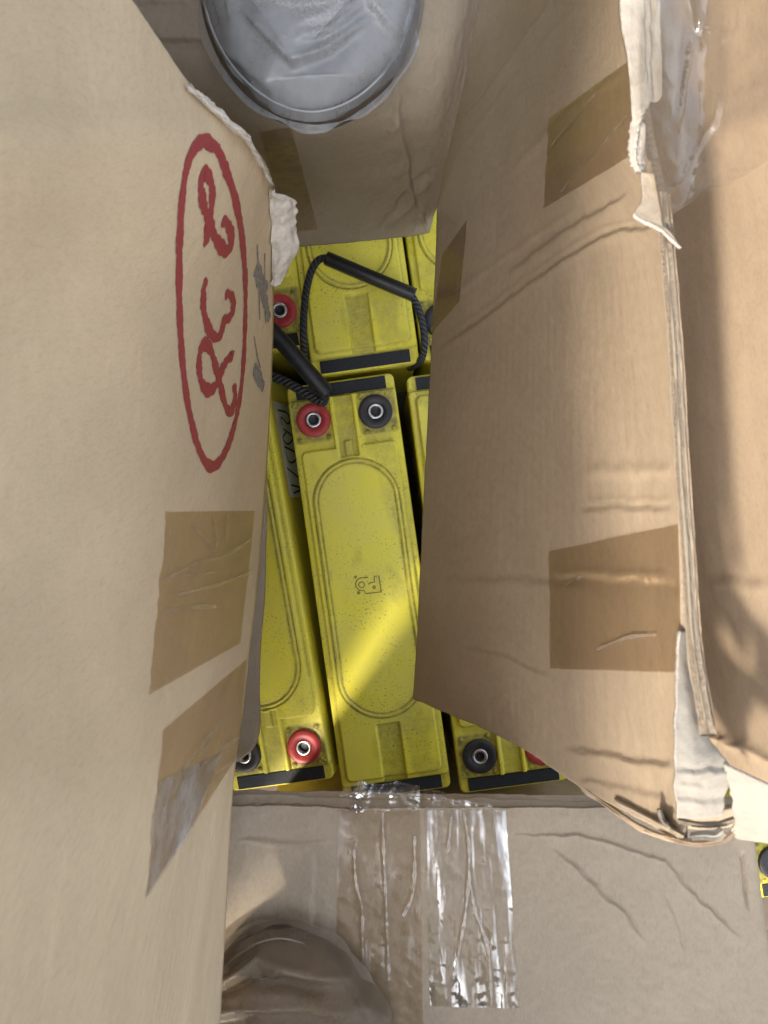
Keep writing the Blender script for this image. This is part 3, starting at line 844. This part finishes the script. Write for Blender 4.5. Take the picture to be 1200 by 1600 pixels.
tag(RP, 'cardboard flap at the far right edge under clear wrinkled film', 'cardboard flap')
# doubled edge strip running down between the two boards
EP = [(1030, 300, .500), (1040, 400, .495), (1052, 560, .489), (1060, 720, .484), (1070, 860, .480), (1080, 1000, .476), (1096, 1100, .474), (1105, 1150, .474)]
EW = [12, 12, 13, 15, 14, 13, 10, 5]
for f0, f1, dz, sd_, mm in ((0.0, .36, 0.0, 44, 'drab'), (.56, 1.0, .003, 45, 'brown')):
    patch('edge_ply', [[(u + w * f0, v, d + dz), (u + w * (f0 + f1) / 2, v, d + dz - .001), (u + w * f1, v, d + dz)] for (u, v, d), w in zip(EP, EW)],
          200, 8, [M[mm], M['edge_dark']], RF, .004, wob=.0010, wob_s=50, seed=sd_, jit={'left': (.0008, 30, 2), 'right': (.0008, 26, 2)})
patch('torn_edge', [[(975, -60, .51), (1010, -60, .512), (1030, -60, .515)], [(972, 20, .508), (1010, 20, .51), (1032, 30, .512)], [(982, 100, .505), (1012, 100, .503), (1036, 100, .508)], [(986, 150, .502), (1015, 150, .50), (1034, 150, .506)], [(988, 190, .50), (1002, 190, .498), (1014, 175, .503)],
                    [(984, 240, .50), (996, 240, .497), (1008, 240, .503)], [(992, 268, .50), (1000, 268, .498), (1010, 268, .503)]], 170, 44, [M['torn_grey'], M['edge_pale']], RF, .004, wob=.0016, wob_s=60, seed=46, jit={'right': (.002, 9, 3), 'left': (.0012, 9, 3)},
      creases=[([(x_ - 2, y_), (x_ + 2, y_ + 1)], 1.6, -.0016, 'fold') for x_, y_ in ((1012, 170), (1006, 178), (1008, 188), (1002, 192), (1005, 201), (998, 204), (1001, 214), (997, 219), (1000, 227), (995, 231), (999, 239), (996, 246), (1000, 254))] + [([(1018, -40), (1022, 60), (1026, 150), (1004, 200), (998, 262)], 3, -.003), ([(1008, -40), (1012, 60), (1016, 140)], 2.5, -.002)])
patch('torn_edge', [[(1002, 268, .496), (1022, 270, .496)], [(1004, 310, .494), (1032, 320, .496)], [(992, 336, .490), (1036, 352, .494)], [(1030, 356, .492), (1046, 362, .494)], [(1040, 366, .492), (1066, 386, .493)]], 60, 14, [M['grey'], M['edge_pale']], RF, .002, wob=.0012, wob_s=70, seed=48)
fm = patch('plastic_film', [
    [(985, -60, .488), (1060, -60, .505), (1120, -60, .505), (1250, -60, .47)],
    [(985, 100, .488), (1065, 100, .512), (1125, 100, .507), (1240, 100, .472)],
    [(1000, 220, .49), (1070, 220, .512), (1125, 230, .505), (1210, 230, .476)],
    [(1030, 310, .492), (1070, 300, .51), (1115, 280, .502), (1170, 270, .484)],
    [(1036, 345, .492), (1066, 325, .506), (1100, 300, .50), (1140, 290, .49)]], 90, 70, [M['film'], M['film']], RP, 0, wob=.0022, wob_s=30, seed=52,
    creases=[([(1040, 310), (1075, 265), (1110, 200), (1130, 150)], 3, .003), ([(1075, -40), (1085, 20), (1096, 50)], 5, .005), ([(1096, 52), (1160, 58)], 3, .003), ([(1055, 210), (1070, 120), (1080, 60)], 4, .003), ([(1135, 165), (1160, 145), (1195, 135)], 4, .003), ([(1160, 0), (1158, 60)], 5, .003)])
# ------------------------------------------------------------------ taped box at the bottom
BX = empty('cardboard_box', tuple(W(760, 1500, 1.29)))
tag(BX, 'grey cardboard box lid at the bottom sealed with shiny tape, a foot on it', 'cardboard box')
def reparent(o, p):
    o.parent = p; o.matrix_parent_inverse = p.matrix_world.inverted()
bpy.context.view_layer.update()
DB = .66
net = []
for v, r, d in ((1262, 1176, .662), (1300, 1178, .660), (1400, 1189, .659), (1500, 1201, .660), (1600, 1214, .661), (1760, 1232, .662)):
    net.append([(330, v, d), (450, v - (2 if v < 1270 else 0), d), (600, v + (2 if v < 1270 else 0), d + .002), (760, v, d + .001), (900, v, d), (1060, v + 2, d), (r - 12, v + 2, d + .001), (r, v + 2, d + .010)])
bot = patch('lid_board', net, 230, 430, [M['grey'], M['edge']], None, .006, wob=.0016, wob_s=12, seed=25, jit={'top': (.0022, 22, 3), 'right': (.001, 10, 2)}, fine=.0004,
            creases=[([(860, 1322), (905, 1360), (940, 1400), (975, 1425), (1010, 1475)], 1.7, .0017, 'step'), ([(800, 1304), (900, 1306), (960, 1320), (1040, 1345), (1060, 1375), (1120, 1430), (1160, 1470)], 1.7, .0017, 'step'), ([(1040, 1400), (1060, 1450), (1072, 1490)], 2, .0010, 'step'),
                     ([(370, 1312), (450, 1318), (520, 1316)], 4, .0018), ([(490, 1330), (488, 1500)], 5, .0012, 'step'), ([(1160, 1330), (1168, 1420)], 3, -.003)])
reparent(bot.o, BX)
bb = bot.bvh
for k, (rows, m, sd_) in enumerate((
    ([[(330, 1234, .678), (520, 1236, .678), (700, 1240, .679), (900, 1242, .678), (1160, 1246, .678)], [(330, 1250, .672), (520, 1250, .672), (700, 1254, .673), (900, 1256, .672), (1160, 1258, .672)]], 'grey', 61),
    ([[(330, 1243, .672), (430, 1240, .671), (520, 1247, .672), (640, 1250, .672), (760, 1248, .672), (900, 1252, .672), (1000, 1254, .672)], [(330, 1262, .667), (430, 1256, .667), (520, 1264, .667), (640, 1264, .667), (760, 1264, .667), (900, 1266, .667), (1000, 1268, .667)]], 'grey', 63))):
    pl = patch('edge_ply', rows, 10, 220, [M[m], M['edge']], None, .0015, wob=.0012, wob_s=60, seed=sd_, jit={'bottom': (.0045, 22, 5), 'top': (.0022, 20, 3)})
    reparent(pl.o, BX)
bd = box('box_body', (-.135, -.62, 0.0), (.285, -.345, CZ - .668), M['tan_obj'], None, .004)
reparent(bd, BX)
t = on_sheet('tape', bb, [(527, 1266), (657, 1266), (662, 1700), (524, 1700)], 150, 50, M['tape'], None, seed=71, wr=.0003, aniso=(1.5, .3),
             ridges=[([(553, 1325), (557, 1380), (566, 1420), (568, 1500), (582, 1580)], 2.2, .0018), ([(598, 1268), (600, 1340), (604, 1420), (608, 1530)], 2.2, .0020), ([(572, 1465), (575, 1530), (585, 1600)], 2.0, .0014), ([(648, 1305), (646, 1390), (630, 1430)], 3, .0014)])
reparent(t, BX)
t = on_sheet('tape', bb, [(662, 1266), (790, 1266), (812, 1575), (672, 1572)], 170, 80, M['tape_clear'], None, seed=73, wr=.0007, aniso=(2.2, .5), wrs=14, ragged=0,
             ridges=[([(725, 1268), (733, 1330), (728, 1420), (708, 1530)], 2.5, .0022), ([(732, 1360), (742, 1420), (762, 1480), (768, 1570)], 2.5, .0018), ([(705, 1275), (700, 1330)], 3, .001)])
reparent(t, BX)
# loose tape folded over the box edge
for net_, sd_ in (([[(540, 1226, .652), (600, 1222, .650), (656, 1226, .652)], [(530, 1244, .648), (600, 1240, .645), (656, 1243, .648)], [(527, 1268, .6555), (600, 1268, .6555), (657, 1266, .6555)]], 81),
                  ([[(662, 1232, .652), (700, 1240, .650), (735, 1244, .652)], [(663, 1246, .648), (715, 1252, .645), (765, 1256, .648)], [(664, 1268, .6555), (730, 1268, .6555), (790, 1268, .6555)]], 83)):
    p = patch('loose_tape', net_, 34, 60, [M['tape_clear'], M['tape_clear']], None, 0, wob=.0025, wob_s=60, seed=sd_, jit={'top': (.003, 5, 6)})
    reparent(p.o, BX)

# ------------------------------------------------------------------ feet in overshoes
def shoe_shell(Wd, tip_h, mid_h, scale=1.0, nst=120, nph=72, L=.29, folds=(), lift=0.0, seed=1, toe=.085):
    """toe at y=0 pointing +y, sole at z=0"""
    V = []
    for i in range(nst):
        t = (i / (nst - 1)) ** 1.6 * L
        w = Wd * scale * (1 - (1 - min(t / toe, 1)) ** 2.1) ** .55 if t < toe else Wd * scale * (1 - .10 * smooth(toe, L * .6, np.array(t)))
        w = max(float(w), .0004)
        hh = tip_h + (mid_h - tip_h) * float(smooth(0, .15, np.array(t)))
        hh *= min(1.0, (t / .02 + .02) ** .5)
        for j in range(nph):
            a = math.pi * j / (nph - 1)
            c, s = math.cos(a), math.sin(a)
            x = w * math.copysign(abs(c) ** .75, c); z = hh * abs(s) ** .8
            V.append((x, -t, z + lift))
    V = np.array(V)
    S = V.reshape(nst, nph, 3)
    n = np.cross(np.gradient(S, axis=1), np.gradient(S, axis=0)); n /= np.linalg.norm(n, axis=-1, keepdims=True) + 1e-12
    if n[nst // 2, nph // 2, 2] < 0: n = -n
    h = fbm(S[..., 0] * 16, S[..., 1] * 16, seed, 4) * .0060
    for pts, wd, amp in folds:
        d, sd, par = seg_dist(S[..., :2], pts)
        fd = np.clip(np.minimum(par, 1 - par) * 6, 0, 1)
        h = h + amp * (.45 * np.exp(-(d / wd) ** 2) + np.exp(-d / (wd * 3.5)) * np.tanh(sd * d / (wd * .45))) * fd
    S = S + n * h[..., None]
    idx = np.arange(nst * nph).reshape(nst, nph)
    q = np.stack((idx[:-1, :-1], idx[:-1, 1:], idx[1:, 1:], idx[1:, :-1]), -1).reshape(-1, 4)
    return S.reshape(-1, 3), q, np.stack((S[..., 0], S[..., 1]), -1).reshape(-1, 2)

def outline(Wd, toe, L, n=90, grow=0.0):
    pts = []
    for i in range(n):
        t = (i / (n - 1)) ** 1.8 * L
        w = Wd * (1 - (1 - min(t / toe, 1)) ** 2.1) ** .55 if t < toe else Wd * (1 - .10 * float(smooth(toe, L * .6, np.array(t))))
        pts.append((w + grow * min(1, t / .02 + .0), -t + grow * max(0, 1 - t / .05)))
    return pts

M['vinyl_seam_brown'] = film('vinyl_welt_smoky', (.8, .78, .74), haze=.6, haze_col=(.36, .33, .30), rough=.25, bump=.1)
def make_foot(label, loc, rot, boot_mat, vinyl, Wd, toe, seed, folds, legs, torso=None, panel=None):
    seam = M['vinyl_seam'] if vinyl is M['vinyl'] else M['vinyl_seam_brown']
    root = empty('person', loc, rot)
    tag(root, label, 'person')
    V, q, uv = shoe_shell(Wd, .030, .066, .90, lift=.004, seed=seed, toe=toe)
    V[:, 1] -= .008
    bt = mesh_np('boot', V, q, boot_mat, root, True, uv)
    if panel:
        bv = BVHTree.FromPolygons([Vector(v) for v in V], [tuple(int(i) for i in f) for f in q])
        a0, b0, c0 = [Vector((p[0], p[1], 0)) for p in panel]
        pv = []; pf = []; ng = 24
        for i in range(ng + 1):
            for j in range(ng + 1):
                p = a0.lerp(b0, j / ng).lerp(c0, (i / ng) * .97)
                h_ = bv.ray_cast(Vector((p.x, p.y, .3)), Vector((0, 0, -1)))[0]
                pv.append((p.x, p.y, (h_.z if h_ else .05) + .0075))
        for i in range(ng):
            for j in range(ng):
                k0 = i * (ng + 1) + j; pf.append([k0, k0 + 1, k0 + ng + 2, k0 + ng + 1])
        mesh_np('toe_panel', pv, pf, M['felt'], bt, True)
    V, q, uv = shoe_shell(Wd, .040, .076, 1.0, lift=.003, seed=seed + 3, folds=folds, toe=toe)
    ov = mesh_np('overshoe', V, q, vinyl, root, True, uv)
    tube('stitching', [(Wd * .8 * math.sin(a), -.075 - .012 * (1 - math.cos(a)), .076) for a in np.linspace(-1.1, 1.1, 9)], .0014, M['stitch'], bt, 8, .003)
    # welded seam flange round the sole
    o1 = outline(Wd, toe, .29, 90, .000); o2 = outline(Wd, toe, .29, 90, .0045)
    full1 = [(-x, y) for x, y in o1[::-1]] + o1[1:]; full2 = [(-x, y) for x, y in o2[::-1]] + o2[1:]
    nz = VNoise(seed)
    vv = []; n = len(full1)
    for k in range(n):
        z = .006 + .003 * float(nz(np.array(k * .11), np.array(.5)))
        wv_ = 1.0 + 1.1 * float(nz(np.array(k * .16), np.array(7.5)))
        vv += [(full1[k][0] * .90, full1[k][1] - .007, z + .010), (full1[k][0] + (full2[k][0] - full1[k][0]) * wv_, full1[k][1] + (full2[k][1] - full1[k][1]) * wv_, z)]
    mesh_np('seam_flange', vv, [[2 * k, 2 * k + 1, 2 * k + 3, 2 * k + 2] for k in range(n - 1)], vinyl, ov, True, [(v[0], v[1]) for v in vv])
    tube('seam_welt', [(full1[k][0] * .955, full1[k][1] - .003, .0235 + .003 * float(nz(np.array(k * .07), np.array(2.5)))) for k in range(2, n - 2, 3)], .0008, seam, ov, 8, .003)
    # sole, and unseen trouser legs above the frame, placed to cast shade
    sv = [(x, y, z) for z in (0, .012) for x, y in full1]
    nn = len(full1)
    mesh_np('sole', sv, [list(range(nn))[::-1], list(range(nn, 2 * nn))] + [[k, (k + 1) % nn, nn + (k + 1) % nn, nn + k] for k in range(nn)], M['stitch'], root, False)
    for lg in legs: tube('shade_trouser_leg', lg, lambda s: .056 + (.05 if lg[0][0] > .1 else .022) * s, M['trouser'], root, 28, .02)
    if torso:
        tube('shade_torso', torso, lambda s: .125 * min(1, .45 + 6 * s) * min(1, .35 + 3 * (1 - s)), M['trouser'], root, 40, .02)  # unseen torso added and shaped to hold off sun and sky light
    return root

tipT = W(495, 186, .645)
make_foot('foot in a cloudy grey overshoe over a pale boot, toe pointing down at top', (tipT[0], tipT[1], CZ - .665), math.radians(180 + 3), M['boot_pale'], M['vinyl'], .081, .105, 3,
          [([(.055, -.088), (.038, -.074), (.008, -.066), (-.029, -.066), (-.052, -.085)], .003, .0085), ([(.050, -.066), (.030, -.045), (.013, -.027), (-.011, -.034), (-.046, -.056)], .003, .0080), ([(.010, -.040), (-.014, -.046), (-.042, -.064)], .0025, .0050), ([(.006, -.050), (-.014, -.055), (-.036, -.068)], .0022, .0040), ([(-.036, -.070), (-.060, -.046)], .003, .0040), ([(.066, -.050), (.048, -.030), (.028, -.014)], .004, .0035), ([(.060, -.095), (.058, -.060)], .003, .003)],
          [[(0, -.235, .06), (0, -.25, .16), (.0, -.29, .40), (-.02, -.34, .80), (-.05, -.36, .92)], [(-.24, -.36, -.02), (-.24, -.36, .16), (-.23, -.36, .40), (-.20, -.36, .80), (-.15, -.36, .92)]],
          [(-.13, -.42, .78), (-.12, -.43, .86), (-.11, -.44, .98), (-.10, -.45, 1.08), (-.09, -.46, 1.18), (-.09, -.46, 1.26)],
          [(.046, -.082), (-.034, -.070), (.012, -.032)])
tipB = W(432, 1466, .625)
pB = make_foot('foot in a smoky clear overshoe over a tan boot at bottom left', (tipB[0], tipB[1], CZ - .655), math.radians(2), M['boot_tan'], M['vinyl_brown'], .078, .125, 9,
          [([(-.045, -.034), (-.022, -.020), (-.012, -.014), (.020, -.022), (.052, -.036)], .0025, .0075), ([(-.040, -.034), (-.018, -.026), (.010, -.028), (.034, -.036)], .0025, -.0055), ([(-.060, -.052), (-.02, -.040), (.02, -.040), (.055, -.054)], .003, .0060), ([(.050, -.046), (.066, -.066), (.076, -.085)], .003, .0050), ([(-.05, -.066), (0, -.054), (.05, -.066)], .003, -.005)],
          [[(.03, -.235, .05), (.02, -.27, .25), (.015, -.30, .47), (-.04, -.38, .57), (-.10, -.5, .57)],
           [(.33, -.60, .0), (.34, -.54, .2), (.32, -.48, .42), (.14, -.47, .47), (-.04, -.52, .52)]],
          [(-.18, -.74, .60), (-.24, -.60, .655), (-.253, -.45, .665), (-.253, -.30, .665), (-.253, -.12, .665), (-.253, -.05, .665)])
